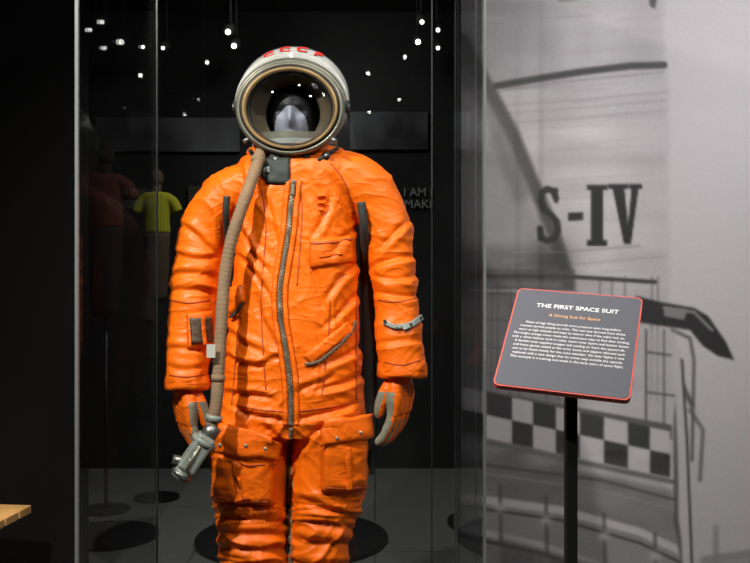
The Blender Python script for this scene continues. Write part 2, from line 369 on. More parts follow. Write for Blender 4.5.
# ---------------------------------------------------------------- hose + connector
def H(px,py,d,r=6.1): w=W(px,py,d); return (w.x,w.y,w.z,r*S*.94,r*S*.94)
hp=[H(261,150,2.41),H(257,165,2.365),H(250,185,2.345),H(241,210,2.33),H(231,242,2.325),H(225,275,2.325),H(222,310,2.315),H(220,345,2.305),H(218,380,2.295),H(216,405,2.285),H(211,428,2.28)]
hose=mobj('oxygen_hose',*sweep(hp,seg=20,sub=24,mod=lambda i:1+.03*math.sin(i*1.9)+.02*math.sin(i*.23)),M_hose,suit)
for i,(px,py,d,dx,dy,r) in enumerate([(258,160,2.375,-.25,1,7.2),(218,378,2.295,-.06,1,6.8),(214,418,2.283,-.2,1,8)]):
    a=H(px-dx*3,py-dy*3,d,r); b=H(px+dx*3,py+dy*3,d,r); mobj('hose_clamp_%d'%i,*sweep([a,b],seg=20,sub=2),M_conn if i==2 else M_hose,suit)
a=W(212,430,2.28); b=W(182,474,2.265); ax=(b-a).normalized(); rot=ax.to_track_quat('Z','Y').to_matrix()
L=(b-a).length
box('hose_connector',a.lerp(b,.52),(.058,.048,L*.78),M_conn,suit,.008,rot)
def rodo(n,p0,p1,r,m,seg=18): return mobj(n,*sweep([(*p0,r,r),(*p1,r,r)],seg=seg,sub=2),m,suit)
rodo('connector_neck',a-ax*.012,a.lerp(b,.2),.021,M_steel)
rodo('connector_collar',a.lerp(b,.22),a.lerp(b,.32),.034,M_conn)
rodo('connector_end',a.lerp(b,.88),b+ax*.012,.024,M_conn)
rodo('connector_rim',b-ax*.004,b+ax*.006,.028,M_steel)
fr=Vector((0,-1,0))
for k,s_ in enumerate((-.6,.1,.7)): 
    pc=a.lerp(b,.5+.22*s_)+fr*.024; rodo('connector_bolt_%d'%k,pc,pc+fr*.006,.006,M_metal,12)
rodo('connector_lever',a.lerp(b,.35)+fr*.03,a.lerp(b,.85)+fr*.032+Vector((.006,0,0)),.004,M_metal,10)
rodo('connector_port',a.lerp(b,.75),a.lerp(b,.75)+Vector((-.040,-.01,.012)),.012,M_steel)
tg=W(211,351,2.27); box('hose_tag',tg,(.022,.002,.034),M_white,suit,0)
for k,(px,py,d,r,m) in enumerate([(276,160,2.395,7,M_dark),(268,172,2.39,5,M_conn),(283,172,2.385,5.5,M_dark),(277,180,2.385,3.5,M_conn),(306,157,2.40,4,M_dark),(326,156,2.405,4,M_dark)]):
    c=W(px,py,d); rodo('neck_valve_%d'%k,c+Vector((0,.02,.004)),c-Vector((0,.006,0)),r*S,m); 
    rodo('neck_valve_cap_%d'%k,c-Vector((0,.004,0)),c-Vector((0,.010,0)),r*S*.5,M_steel)
patch('neck_gusset',[(262,158),(290,158),(290,184),(268,184)],.003,M_dark,10,10,puff=.004)
rodo('neck_strap_1',W(250,150,2.42),W(266,178,2.385),.006,M_dark); rodo('neck_strap_2',W(338,148,2.43),W(318,160,2.395),.005,M_dark)
for k,pts in enumerate([[H(227,196,2.39,3.6),H(226,215,2.40,3.6),H(229,245,2.46,4)],[H(361,202,2.42,4.2),H(364,228,2.43,4.8),H(366,260,2.5,5)],[H(365,215,2.53,7),H(367,262,2.54,8),H(370,330,2.56,9),H(370,390,2.56,9),H(371,430,2.53,8),H(369,474,2.51,6)],[H(226,232,2.56,8),H(224,262,2.56,7),H(219,330,2.58,7),H(216,395,2.56,6)]]):
    mobj('harness_strap_%d'%k,*sweep(pts,seg=12,sub=6),M_dark,suit)

# ---------------------------------------------------------------- helmet
hc=W(294,100); cx,cy,cz=hc
prof=[(-.098,.132,-.0465,.85),(-.110,.137,-.0465,.855),(-.106,.1435,-.045,.86),(-.085,.149,-.034,.895),(-.05,.1535,-.015,.94),(-.01,.155,-.001,.965),(.04,.152,.004,.985),(.08,.141,.004,.99),(.115,.117,0,.99),(.14,.085,0,1),(.155,.045,0,1),(.158,.001,0,1)]
shell=revolve('helmet_shell',prof,cx,cy,cz,M_shell,suit)
sb=shell.modifiers.new('s','SUBSURF'); sb.levels=1; sb.render_levels=1
fz=-.0465; sz=.858
def ringp(c): return [(y,r*.962,fz,sz) for y,r in c]
revolve('visor_frame',ringp([(-.100,.149),(-.112,.1505),(-.122,.148),(-.126,.143),(-.126,.139),(-.120,.137),(-.102,.138)]),cx,cy,cz,M_shell2,suit,closed=True)
revolve('visor_gasket',ringp([(-.118,.1385),(-.124,.138),(-.125,.132),(-.116,.131)]),cx,cy,cz,M_black,suit,closed=True)
revolve('visor_seal',ringp([(-.122,.1325),(-.130,.131),(-.131,.127),(-.128,.122),(-.116,.119),(-.105,.122)]),cx,cy,cz,M_tan,suit,closed=True)
revolve('visor_inner_rim',ringp([(-.112,.120),(-.116,.117),(-.112,.113),(-.1,.112),(-.09,.116)]),cx,cy,cz,M_black,suit,closed=True)
revolve('helmet_liner',[(-.105,.113,fz,sz),(-.085,.108,fz,sz),(-.06,.098,fz,.90),(-.05,.086,fz,.98),(-.045,.076,fz,1.05),(-.02,.074,fz,1.08)],cx,cy,cz,M_liner,suit)
revolve('helmet_interior',[(-.02,.076,fz,1.08),(.03,.09,fz*.8,1.08),(.10,.07,fz*.6,1.1),(.12,.001,fz*.5,1)],cx,cy,cz,M_blackm,suit)
revolve('visor_glass',ringp([(-.120,.126),(-.140,.119),(-.157,.100),(-.170,.072),(-.178,.040),(-.180,.001)]),cx,cy,cz,M_visor,suit)
def shp(y):
    for a,b in zip(prof[2:],prof[3:]):
        if a[0]<=y<=b[0]:
            t=(y-a[0])/(b[0]-a[0]); return [a[k]*(1-t)+b[k]*t for k in range(4)]
    return prof[2]
def arcband(name,y0,y1,a0,a1,th,m,seg=48):
    V=[];Fc=[]; A=shp(y0);B=shp(y1)
    for i in range(seg+1):
        t=math.radians(a0+(a1-a0)*i/seg)
        for (q,yy,e) in((A,y0,-.002),(B,y1,-.002),(B,y1,th),(A,y0,th)):
            rr=q[1]+e; V.append((cx+rr*math.cos(t),cy+yy,cz+q[2]+(q[1]*q[3]+e)*math.sin(t)))
    for i in range(seg):
        for j in range(4): Fc.append((i*4+j,i*4+(j+1)%4,(i+1)*4+(j+1)%4,(i+1)*4+j))
    Fc.append((0,1,2,3)); Fc.append(tuple(seg*4+k for k in(3,2,1,0)))
    o=mobj(name,V,Fc,m,suit,smooth=False); b=o.modifiers.new('b','BEVEL'); b.width=.0012; b.segments=2; return o
arcband('shade_band',-.105,-.094,8,172,.0045,M_shell2)
arcband('shell_groove',-.092,-.089,5,175,.0012,M_black)
arcband('shell_rib',-.074,-.066,0,180,.003,M_shell)
arcband('shell_groove_2',-.022,-.019,0,180,.0012,M_black)
for s_ in(-1,1):
    c=Vector((cx+s_*.143,cy-.085,cz-.036)); rodo('hinge_%d'%(s_+1),c,c+Vector((s_*.010,-.004,0)),.018,M_dark); rodo('hinge_cap_%d'%(s_+1),c+Vector((s_*.009,0,0)),c+Vector((s_*.014,0,0)),.009,M_steel)
    c=Vector((cx+s_*.108,cy-.116,cz-.124)); rodo('latch_%d'%(s_+1),c,c+Vector((s_*.014,-.008,-.012)),.006,M_steel)
def hring(name,c,rx,ry,h,th,m):
    V=[];Fc=[];sg=64
    for (r,z) in((0,-h),(th,-h),(th,h),(0,h)):
        for j in range(sg):
            t=2*math.pi*j/sg; V.append((c.x+(rx+r)*math.cos(t),c.y+(ry+r)*math.sin(t),c.z+z))
    for k in range(4):
        for j in range(sg): Fc.append((k*sg+j,k*sg+(j+1)%sg,((k+1)%4)*sg+(j+1)%sg,((k+1)%4)*sg+j))
    o=mobj(name,V,Fc,m,suit,smooth=False); b=o.modifiers.new('b','BEVEL'); b.width=.002; return o
hring('helmet_base_ring',W(295,147),.106,.098,.008,.012,M_conn); hring('helmet_neck_skirt',W(295,141),.102,.09,.012,.012,M_shell2)
C.view_layer.update(); dg=C.evaluated_depsgraph_get(); stree=BVHTree.FromObject(shell,dg)
for k,(px_,py_,ch) in enumerate(((269,55.5,'C'),(285,50.5,'C'),(302,50.5,'C'),(318,55.5,'P'))):
    l,nn=hit(px_,py_,stree)
    if l is None: continue
    cu=D.curves.new('t','FONT'); cu.body=ch; cu.size=.044; cu.extrude=.0010; cu.offset=.0010; cu.align_x='CENTER'; cu.align_y='CENTER'; cu.materials.append(M_red)
    o=link(D.objects.new('helmet_letter_%d'%k,cu),suit)
    zax=nn; yax=(Vector((0,1,0))-zax*zax.y).normalized(); xax=yax.cross(zax)
    mt=Matrix((xax,yax,zax)).transposed().to_4x4(); mt.translation=l+nn*.0025; o.matrix_world=mt
# mannequin head
hv,hf=ellip((0,0,0),(.066,.085,.105),110,90); V=[]; HZ=-.052
for p in hv:
    x,y,z=p
    if y<0:
        g=lambda ax_,az,w,h:math.exp(-((x-ax_)/w)**2-((z-az)/h)**2)
        y-=.024*g(0,-.018,.010,.020)+.012*g(0,.008,.008,.02); y+=.015*g(.026,.010,.014,.012)+.015*g(-.026,.010,.014,.012)
        y-=.009*g(0,-.050,.018,.006)+.007*g(0,-.060,.016,.005)-.008*g(0,-.0555,.02,.003)-.005*g(0,-.071,.02,.006); y-=.010*g(0,-.083,.018,.014)
    x*=1-.28*max(0,-z/.105); V.append(Vector((x+cx-.004,y+cy+.015,z+cz+HZ)))
head=mobj('mannequin_head',V,hf,[M_face,M_leather],suit)
for p in head.data.polygons:
    c=p.center-Vector((cx-.004,cy,cz+HZ)); p.material_index=0 if ((c.x/.046)**2+((c.z+.040)/.062)**2<1 and c.y<0.02) else 1  # leather cap colour also stands in for shade over the upper face
mobj('mannequin_neck',*sweep([(cx,cy+.03,cz-.10,.05,.05),(cx,cy+.03,cz-.20,.055,.055)],seg=24,sub=3),M_leather,suit)

# ---------------------------------------------------------------- boots
BASEZ=.10
for k,px in enumerate((254,317)):
    w=W(px,700,SD+.01); x0=w.x
    parts=[sweep([(x0,SD+.02,.30,.062,.068),(x0,SD+.02,.24,.058,.064),(x0,SD+.02,.17,.050,.06),(x0,SD+.01,.13,.05,.07)],seg=24,sub=3),
           ellip((x0,SD-.06,.135),(.052,.15,.048)),ellip((x0,SD+.03,.14),(.045,.06,.05))]
    b=remeshed('boot_%d'%(k+1),parts,M_leather,.005,4,suit)
    for v in b.data.vertices:
        if v.co.z<BASEZ+.012: v.co.z=BASEZ+.001
def disc(name,c,r,h,m,parent=None,bev=.004):
    bm=bmesh.new(); bmesh.ops.create_cone(bm,cap_ends=True,segments=72,radius1=r,radius2=r,depth=h)
    bmesh.ops.bevel(bm,geom=[e for e in bm.edges if len(e.link_faces)==2 and e.calc_face_angle()>1],offset=bev,segments=2,affect='EDGES')
    bmesh.ops.translate(bm,vec=c,verts=bm.verts); me=D.meshes.new(name); bm.to_mesh(me); bm.free(); me.materials.append(m)
    return link(D.objects.new(name,me),parent)

# ================================================================ DISPLAY CASE
case=empty('display_case'); X0,X1,Y0,Y1,ZT=-.695,.256,2.10,2.87,2.55
mobj('stand_pole',*sweep([(-.225,2.70,.10,.014,.014),(-.225,2.70,1.45,.014,.014)],seg=16,sub=2),M_black,case)
mobj('stand_bracket',*sweep([(-.225,2.70,1.40,.012,.012),(-.225,2.60,1.40,.012,.012)],seg=12,sub=2,ref=Vector((0,0,1))),M_black,case)
disc('stand_base_plate',(-.225,2.70,.106),.10,.010,M_black,case)
box('plinth',((X0+X1)/2,(Y0+Y1)/2,.05),(X1-X0+.04,Y1-Y0+.04,.10),M_black,case,.004)
T=.010
box('glass_front',((X0+X1)/2,Y0,(ZT+.1)/2),(X1-X0-2*T,T,ZT-.1),M_glass,case)
box('glass_back',((X0+X1)/2,Y1,(ZT+.1)/2),(X1-X0-2*T,T,ZT-.1),M_glass,case)
box('glass_left',(X0,(Y0+Y1)/2,(ZT+.1)/2),(T,Y1-Y0-2*T,ZT-.1),M_glass,case)
box('glass_right',(X1,(Y0+Y1)/2,(ZT+.1)/2),(T,Y1-Y0-2*T,ZT-.1),M_glass,case)
box('case_top',((X0+X1)/2,(Y0+Y1)/2,ZT+.005),(X1-X0+T,Y1-Y0+T,.01),M_glass,case)
box('edge_1',(X0,Y0,(ZT+.1)/2),(.008,T,ZT-.1),M_edge,case); box('edge_2',(X1,Y0,(ZT+.1)/2),(.006,T,ZT-.1),M_edge,case)
box('edge_3',(X0,Y1,(ZT+.1)/2),(.005,T,ZT-.1),M_edge2,case); box('edge_4',(X1,Y1,(ZT+.1)/2),(.005,T,ZT-.1),M_edge2,case)
box('edge_5',(.181,Y1-.006,(ZT+.1)/2),(.004,.004,ZT-.1),M_edge2,case)

# ================================================================ SIGN
sg=empty('exhibit_sign'); Dn=1.9
u=Vector((.943,-.324,-.0785)).normalized(); vv=Vector((.283,.684,.671)); vv=(vv-u*vv.dot(u)).normalized(); nn=u.cross(vv)
pc=W(570,340,Dn); pw,ph=.2725,.293
R=Matrix((u,vv,nn)).transposed()
def rrect(w,h,r,z,seg=6):
    pts=[]
    for cx_,cy_,a0 in((w/2-r,h/2-r,0),(-w/2+r,h/2-r,90),(-w/2+r,-h/2+r,180),(w/2-r,-h/2+r,270)):
        for k in range(seg+1):
            a=math.radians(a0+90*k/seg); pts.append(Vector((cx_+r*math.cos(a),cy_+r*math.sin(a),z)))
    return pts
def plate(name,w,h,r,z0,z1,m):
    A=rrect(w,h,r,z0);B=rrect(w,h,r,z1);n_=len(A)
    V=[pc+R@p for p in A+B]; Fc=[tuple(range(n_))[::-1],tuple(range(n_,2*n_))]+[(i,(i+1)%n_,n_+(i+1)%n_,n_+i) for i in range(n_)]
    return mobj(name,V,Fc,m,sg,smooth=False)
M_signred=mat('sign_red_edge',lin((205,85,72)),.5); M_sign=mat('sign_slate',lin((84,87,96)),.55,spec=.3)
M_txt=mat('sign_text_white',(.85,.85,.85),.6); M_txt2=mat('sign_text_gold',lin((235,180,120)),.6)
plate('backing',pw,ph,.013,-.012,0,M_signred); plate('face',pw-.006,ph-.006,.011,0,.0008,M_sign)
def text(name,body,x,y,size,m,parent=sg,align='CENTER',bold=0,z=.0014,sp=1.0,sx=1.0):
    cu=D.curves.new(name,'FONT'); cu.body=body; cu.size=size; cu.align_x=align; cu.align_y='TOP'; cu.offset=bold; cu.space_line=sp; cu.materials.append(m)
    o=link(D.objects.new(name,cu),parent); M=R.to_4x4(); M.translation=pc+R@Vector((x,y,z)); o.matrix_world=M@Matrix.Diagonal((sx,1,1,1)); return o
text('title','THE FIRST SPACE SUIT',0.002,.103,.0165,M_txt,bold=.0002,sx=1.08)
text('subtitle','A Diving Suit for Space',0,.073,.0118,M_txt2)
lines=["Pilots of high flying aircraft wore pressure suits long before",
"rockets carried people to orbit. This suit was derived from those",
"worn at high altitude and kept its wearer alive if the cabin lost air.",
"The bright orange cover made the cosmonaut easy to find after landing,",
"with a white helmet, built in radio, warm inner layers and leather boots.",
"A flexible hose supplied oxygen and cooling air from the spacecraft,",
"and heavy gloves sealed at the wrist. Laces and zippers allowed each",
"suit to be fitted closely for the crew member. On later flights it was",
"replaced with a new design that let crews step outside the capsule.",
"This example is a training suit made in the early years of space flight."]
text('body_text',"\n".join(lines),0,.045,.0088,M_txt,sp=1.3,sx=.95)
bpnt=pc+R@Vector((.008,-.03,-.016))
mobj('post',*sweep([(bpnt.x,bpnt.y+.012,bpnt.z+.005,.0125,.0125),(bpnt.x,bpnt.y+.012,.012,.0125,.0125)],seg=24,sub=2,n=8),M_black,sg,smooth=False)
box('mount_plate',pc+R@Vector((0,-.02,-.018)),(.09,.09,.01),M_black,sg,.002,R)
disc('floor_plate',(bpnt.x,bpnt.y+.012,.006),.14,.012,M_black,sg)

# ================================================================ MURAL (flat printed wall graphic)
MY=3.40; K=F/MY; st_=1.4
PX=np.arange(461,1010,st_); PY=np.arange(-232,638,st_); GX,GY=np.meshgrid(PX,PY)
img=np.full(GX.shape,158.0)
def sm(a,b,x): t=np.clip((x-a)/(b-a),0,1); return t*t*(3-2*t)
def blend(al,val):
    global img
    img=img*(1-al)+val*al
def seg_d(x0,y0,x1,y1):
    dx,dy=x1-x0,y1-y0; t=np.clip(((GX-x0)*dx+(GY-y0)*dy)/(dx*dx+dy*dy+1e-9),0,1)
    return np.hypot(GX-x0-t*dx,GY-y0-t*dy)
def line(pts,w,val,blur=1.5,op=1):
    d=np.min([seg_d(*pts[i],*pts[i+1]) for i in range(len(pts)-1)],axis=0); blend(op*(1-sm(w/2-blur/2,w/2+blur/2,d)),val)
def poly(pts,val,blur=1.5,op=1):
    d=np.min([seg_d(*pts[i],*pts[(i+1)%len(pts)]) for i in range(len(pts))],axis=0); ins=np.zeros(GX.shape,bool)
    n_=len(pts)
    for i in range(n_):
        x0,y0=pts[i];x1,y1=pts[(i+1)%n_]
        if y0==y1: continue
        ins^=((y0>GY)!=(y1>GY))&(GX<(x1-x0)*(GY-y0)/(y1-y0)+x0)
    sdv=np.where(ins,-d,d); blend(op*(1-sm(-blur/2,blur/2,sdv)),val)
rng=np.random.RandomState(3)
def lowfreq(sx,sy,amp,seed):
    r=np.random.RandomState(seed); gx=(GX-GX.min())/sx; gy=(GY-GY.min())/sy
    g=r.normal(0,1,(int(gy.max())+3,int(gx.max())+3)); ix=gx.astype(int); iy=gy.astype(int); fx=gx-ix; fy=gy-iy; fx=fx*fx*(3-2*fx); fy=fy*fy*(3-2*fy)
    return amp*((g[iy,ix]*(1-fx)+g[iy,ix+1]*fx)*(1-fy)+(g[iy+1,ix]*(1-fx)+g[iy+1,ix+1]*fx)*fy)
img=166+10*sm(600,760,GX)-12*sm(300,560,GY)
poly([(440,-240),(652,-240),(664,60),(668,90),(668,300),(670,640),(440,640)],156,12)
blend(.65*(1-sm(470,600,GX))*(GY<90),116)
blend(.5*np.exp(-((GX-600)/38)**2)*(GY<280),180)
poly([(440,150),(500,130),(548,230),(575,300),(575,640),(440,640)],112,26,.8)
poly([(440,240),(560,250),(560,300),(440,300)],82,18,.75)
img+=lowfreq(60,14,4,1)*(GX<666)+lowfreq(18,40,2.5,2)*(GX<666)
for k in range(90):
    y=rng.uniform(-230,290); x=rng.uniform(480,640); l=rng.uniform(20,90); line([(x,y),(min(664,x+l),y-l*.06)],rng.uniform(.8,2.6),rng.choice([122,182,138]),2.4,.2)
for y in (98,106,116,262): line([(497,y+8),(580,y+2),(666,y-6)],1.6,124,2,.5)
line([(496,86),(530,80),(580,72),(630,66),(664,65)],7,62,2.5); line([(496,92),(560,82),(664,72)],1.5,104,2,.6)
line([(560,0),(600,-6),(655,-14)],5,90,3,.6)
poly([(646,-20),(660,-20),(655,9),(650,6)],70,2)
line([(462,40),(490,92),(512,132),(532,180),(552,228),(566,272),(570,300)],13,62,7,.9)
line([(462,52),(486,100),(508,150),(520,190)],22,84,14,.55)
blend(.75*np.exp(-((GX-553)/20)**2-((GY-262)/22)**2),50)
Sp=[(556,198),(553,191),(547,189),(542,193),(541,201),(544,209),(551,215),(557,222),(558,231),(554,239),(547,241),(541,237),(540,229)]
line(Sp,6.5,44,1.6); poly([(554,188),(558,188),(558,203),(554,203)],44,1.5); poly([(538,226),(542,226),(542,241),(538,241)],44,1.5)
poly([(568,213),(583,212),(583,220),(568,221)],44,1.5)
poly([(591,186),(603,186),(603,244),(591,244)],40,1.5); poly([(587,185),(607,185),(607,190),(587,190)],40,1.5); poly([(587,240),(607,240),(607,246),(587,246)],40,1.5)
poly([(612,185),(624,185),(628,225),(632,185),(639,185),(631,244),(624,244)],40,1.5); poly([(608,184),(628,184),(628,189),(608,189)],40,1.5); poly([(629,184),(642,184),(642,189),(629,189)],40,1.5)
line([(470,248),(560,252),(640,246)],1.6,100,2,.6)
poly([(462,268),(575,270),(575,294),(462,294)],72,4,.75)
line([(470,276),(575,277),(655,282)],4,54,2); line([(470,290),(575,292)],2.5,155,2,.8); line([(470,284),(560,285)],5,100,3,.6); line([(575,288),(660,292)],2,150,2,.6)
poly([(462,300),(520,300),(520,390),(462,390)],96,10,.5)
for x in (486,492,498,511,520,548,560,600,612,625,652,658): line([(x,277),(x-1,400)],2.0,76,2,.55)
for y in (318,346,372): line([(462,y),(520,y+3)],1.6,72,2,.5)
poly([(636,296),(636,322),(690,330),(703,346),(718,356),(734,360),(726,342),(708,316),(694,308),(660,302)],44,3)
line([(664,308),(694,312),(712,330)],3,140,2,.8); poly([(664,306),(688,309),(684,320),(664,316)],116,2)
line([(672,330),(690,338),(694,360),(692,460)],3.5,78,2,.8)
poly([(641,328),(676,332),(676,420),(641,416)],155,3,.6); line([(646,330),(646,420)],2,70,1.6); line([(664,330),(664,430)],2,88,1.6); line([(646,352),(676,356)],2,80,1.6); line([(646,392),(676,396)],2,80,1.6)
def cy_(x,row): return 392+row*23+(x-487)*.215
poly([(462,386),(672,425),(672,440),(462,396)],84,2)
xs=[462,486,512,533,556,580,604,628,650,670]
for r in range(2):
    for i in range(len(xs)-1):
        a,b=xs[i],xs[i+1]; val=56 if (i+r)%2 else 166
        poly([(a,cy_(a,r)),(b,cy_(b,r)),(b,cy_(b,r)+23),(a,cy_(a,r)+23)],val,1.8)
line([(462,cy_(462,2)+4),(672,cy_(672,2)+4)],5,96,2)
poly([(462,448),(672,490),(690,640),(462,640)],100,8,.8)
img+=lowfreq(26,12,6,5)*(GY>450)*(GX<690)
line([(462,462),(600,480),(676,500)],3,66,2,.7); line([(462,470),(600,490),(676,510)],2,140,2,.5)
poly([(462,492),(580,515),(690,556),(690,600),(560,560),(462,530)],124,5,.8)
line([(462,497),(560,510),(640,532),(712,566)],8,164,3); line([(462,506),(560,520),(640,543),(700,572)],2.5,62,2)
line([(462,528),(540,545),(640,580),(700,610)],7,152,3,.9); line([(462,536),(540,553),(640,588)],3,56,2)
poly([(500,538),(600,566),(640,640),(500,640)],76,10,.65)
line([(692,405),(680,380),(676,420),(676,520),(690,600)],5,70,2.5,.8)
line([(676,352),(680,400),(683,470),(686,540),(690,640)],9,164,3); line([(682,360),(687,440),(691,540),(695,640)],2.5,62,2)
for x,y in((500,500),(546,512),(604,528),(655,548)): line([(x,y-14),(x+1,y+40)],4,74,2.5,.7); blend(.7*np.exp(-((GX-x)/5)**2-((GY-y-8)/5)**2),176)
line([(690,410),(703,430),(700,480)],4,78,2.5,.7); line([(716,528),(716,640)],6,124,4,.8); line([(705,560),(760,552)],8,122,4,.8); line([(700,585),(790,575)],5,96,4,.7)
poly([(700,560),(1010,540),(1010,640),(700,640)],120,14,.7)
q_=np.pad(img,1,mode='edge'); img=(q_[1:-1,1:-1]*2+q_[:-2,1:-1]+q_[2:,1:-1]+q_[1:-1,:-2]+q_[1:-1,2:])/6
img+=rng.normal(0,1.5,img.shape)
img=np.clip(img,8,240)/255; l_=np.where(img<=.04045,img/12.92,((img+.055)/1.055)**2.4)
nx_,ny_=len(PX),len(PY)
V=np.stack([(GX-375)/K,np.full(GX.shape,MY),CAMZ-(GY-281.5)/K],-1).reshape(-1,3)
V[:,2]=np.clip(V[:,2],.003,3.29)
ii=(np.arange(ny_-1)[:,None]*nx_+np.arange(nx_-1)[None,:]).ravel()
Fq=np.stack([ii,ii+nx_,ii+nx_+1,ii+1],-1)
me=D.meshes.new('rocket_mural'); me.vertices.add(len(V)); me.vertices.foreach_set('co',V.ravel())
me.loops.add(Fq.size); me.loops.foreach_set('vertex_index',Fq.ravel().astype(np.int32)); me.polygons.add(len(Fq)); me.polygons.foreach_set('loop_start',np.arange(0,Fq.size,4,dtype=np.int32))
me.update(calc_edges=True); me.validate()
ca=me.color_attributes.new('print','FLOAT_COLOR','POINT'); cc=np.ones((len(V),4)); cc[:,0]=l_.ravel()*1.0; cc[:,1]=l_.ravel()*.95; cc[:,2]=l_.ravel()*1.0
ca.data.foreach_set('color',cc.ravel())
M_mur=mat('mural_print',(.5,.5,.5),.6,spec=.25); nt=M_mur.node_tree; at=nt.nodes.new('ShaderNodeAttribute'); at.attribute_name='print'; nt.links.new(at.outputs['Color'],nt.nodes['Principled BSDF'].inputs['Base Color'])
me.materials.append(M_mur); link(D.objects.new('rocket_mural',me))

# ================================================================ ROOM
M_wd=mat('dark_wall_paint',(.004,.0036,.0036),.85,bump=.1,bscale=80,spec=.2); M_wg=mat('gallery_wall_grey',(.016,.016,.0165),.85,var=.8,vscale=1.0,spec=.2)
M_ceil=mat('ceiling_black',(.006,.006,.006),.9)
M_fl=D.materials.new('floor_concrete'); M_fl.use_nodes=True; nt=M_fl.node_tree; b=nt.nodes['Principled BSDF']; tc=nt.nodes.new('ShaderNodeTexCoord')
br=nt.nodes.new('ShaderNodeTexBrick'); br.offset=0; br.inputs['Scale'].default_value=1.0; br.inputs['Brick Width'].default_value=.9; br.inputs['Row Height'].default_value=.9; br.inputs['Mortar Size'].default_value=.005
br.inputs['Color1'].default_value=(.13,.132,.122,1); br.inputs['Color2'].default_value=(.12,.122,.112,1); br.inputs['Mortar'].default_value=(.06,.06,.06,1)
nt.links.new(tc.outputs['Object'],br.inputs['Vector']); nt.links.new(br.outputs['Color'],b.inputs['Base Color']); b.inputs['Roughness'].default_value=.35
box('floor',(0,1.75,-.05),(6.2,9.7,.1),M_fl); box('ceiling',(0,1.75,3.35),(6.2,9.7,.1),M_ceil)
box('wall_back',(0,6.55,1.65),(6.2,.1,3.3),M_wg); box('wall_front',(0,-3.05,1.65),(6.2,.1,3.3),M_wg)
box('wall_left',(-3.05,1.75,1.65),(.1,9.7,3.3),M_wd); box('wall_right',(3.05,1.75,1.65),(.1,9.7,3.3),M_wd)
box('wall_mural',(1.68,3.46,1.65),(2.72,.10,3.3),M_wd)
box('wall_partition',(-2.13,3.90,1.65),(1.74,.12,3.3),M_wd)

bn=empty('wooden_bench'); rz=Matrix.Rotation(math.radians(-6),3,'Z'); bc=Vector((-1.395,3.40,0))
for k in range(4):
    c=bc+rz@Vector((-.60,-.16+k*.105,.440)); box('slat_%d'%(k+1),c,(1.2,.094,.032),M_wood,bn,.004,rz)
for k,xx in enumerate((-.16,-1.08)):
    box('rail_%d'%(k+1),bc+rz@Vector((xx,0,.405)),(.05,.38,.038),M_wood,bn,.003,rz)
    for j,yy in enumerate((-.16,.16)): box('leg_%d_%d'%(k+1,j+1),bc+rz@Vector((xx,yy,.194)),(.045,.045,.388),M_wood,bn,.003,rz)

disc('round_plinth',(W(292,540,4.7).x,4.7,.012),.50,.024,M_black); disc('round_plinth',(W(505,540,5.0).x,5.0,.012),.32,.024,M_black); disc('round_plinth',(W(108,560,4.75).x,4.75,.012),.26,.024,M_black)
M_pan=[mat('panel_grey',(.055,.057,.059),.7,var=.9,vscale=2.0,spec=.2),mat('panel_dim',(.034,.028,.025),.7,var=.9,vscale=2,spec=.2)]
def panel(px0,py0,px1,py1,d,m):
    a=W(px0,py0,d);b_=W(px1,py1,d); e=empty('exhibit_panel')
    box('board',((a.x+b_.x)/2,d,(a.z+b_.z)/2),(b_.x-a.x,.03,a.z-b_.z),m,e,.004); box('mount_rail',((a.x+b_.x)/2,d+.012,(a.z+b_.z)/2),((b_.x-a.x)*.6,.03,.03),M_black,e)
for q_ in [(96,118,240,152,0),(350,112,428,150,0),(188,186,240,330,1),(380,250,412,320,1)]:
    panel(*q_[:4],6.47,M_pan[q_[4]])
sgn=empty('wall_lettering')
cu=D.curves.new('letters','FONT'); cu.body='I AM I\nMAKI'; cu.size=.085; cu.extrude=.004; cu.align_x='CENTER'; cu.materials.append(mat('letter_grey',(.10,.105,.10),.6)); o=link(D.objects.new('letters',cu),sgn); o.rotation_euler=(math.radians(90),0,0); o.location=W(418,196,6.46)
M_br=mat('brown_cloth',(.05,.03,.016),.9,bump=.4,bscale=14,bdist=.01)
def garment(name,px,py,d,m,m2,k=1.0):
    df=empty(name); c=W(px,py,d)
    parts=[sweep([(c.x,c.y,c.z+.125*k,.035*k,.03*k),(c.x,c.y,c.z+.11*k,.09*k,.045*k),(c.x,c.y,c.z+.05*k,.088*k,.055*k),(c.x,c.y,c.z-.05*k,.08*k,.055*k),(c.x,c.y,c.z-.13*k,.085*k,.055*k)],seg=24,sub=4),
     sweep([(c.x-.05*k,c.y,c.z+.09*k,.035*k,.035*k),(c.x-.10*k,c.y,c.z+.06*k,.035*k,.035*k),(c.x-.13*k,c.y,c.z,.033*k,.033*k)],seg=16,sub=4),
     sweep([(c.x+.05*k,c.y,c.z+.09*k,.035*k,.035*k),(c.x+.10*k,c.y,c.z+.06*k,.035*k,.035*k),(c.x+.13*k,c.y,c.z,.033*k,.033*k)],seg=16,sub=4)]
    remeshed('top',parts,m,.008,3,df)
    mobj('form_neck',*sweep([(c.x,c.y,c.z+.10*k,.03*k,.03*k),(c.x,c.y,c.z+.17*k,.028*k,.028*k)],seg=16,sub=2),m2,df); mobj('form_head',*ellip((c.x,c.y,c.z+.21*k),(.04*k,.045*k,.055*k)),m2,df)
    mobj('lower_garment',*sweep([(c.x,c.y,c.z-.12*k,.082*k,.05*k),(c.x,c.y,c.z-.35*k,.075*k,.05*k),(c.x,c.y,c.z-.55*k,.06*k,.045*k)],seg=20,sub=4),m2,df)
    mobj('form_pole',*sweep([(c.x,c.y,c.z-.53*k,.012,.012),(c.x,c.y,.01,.012,.012)],seg=12,sub=2),M_black,df); disc('form_base',(c.x,c.y,.008),.14,.016,M_black,df)
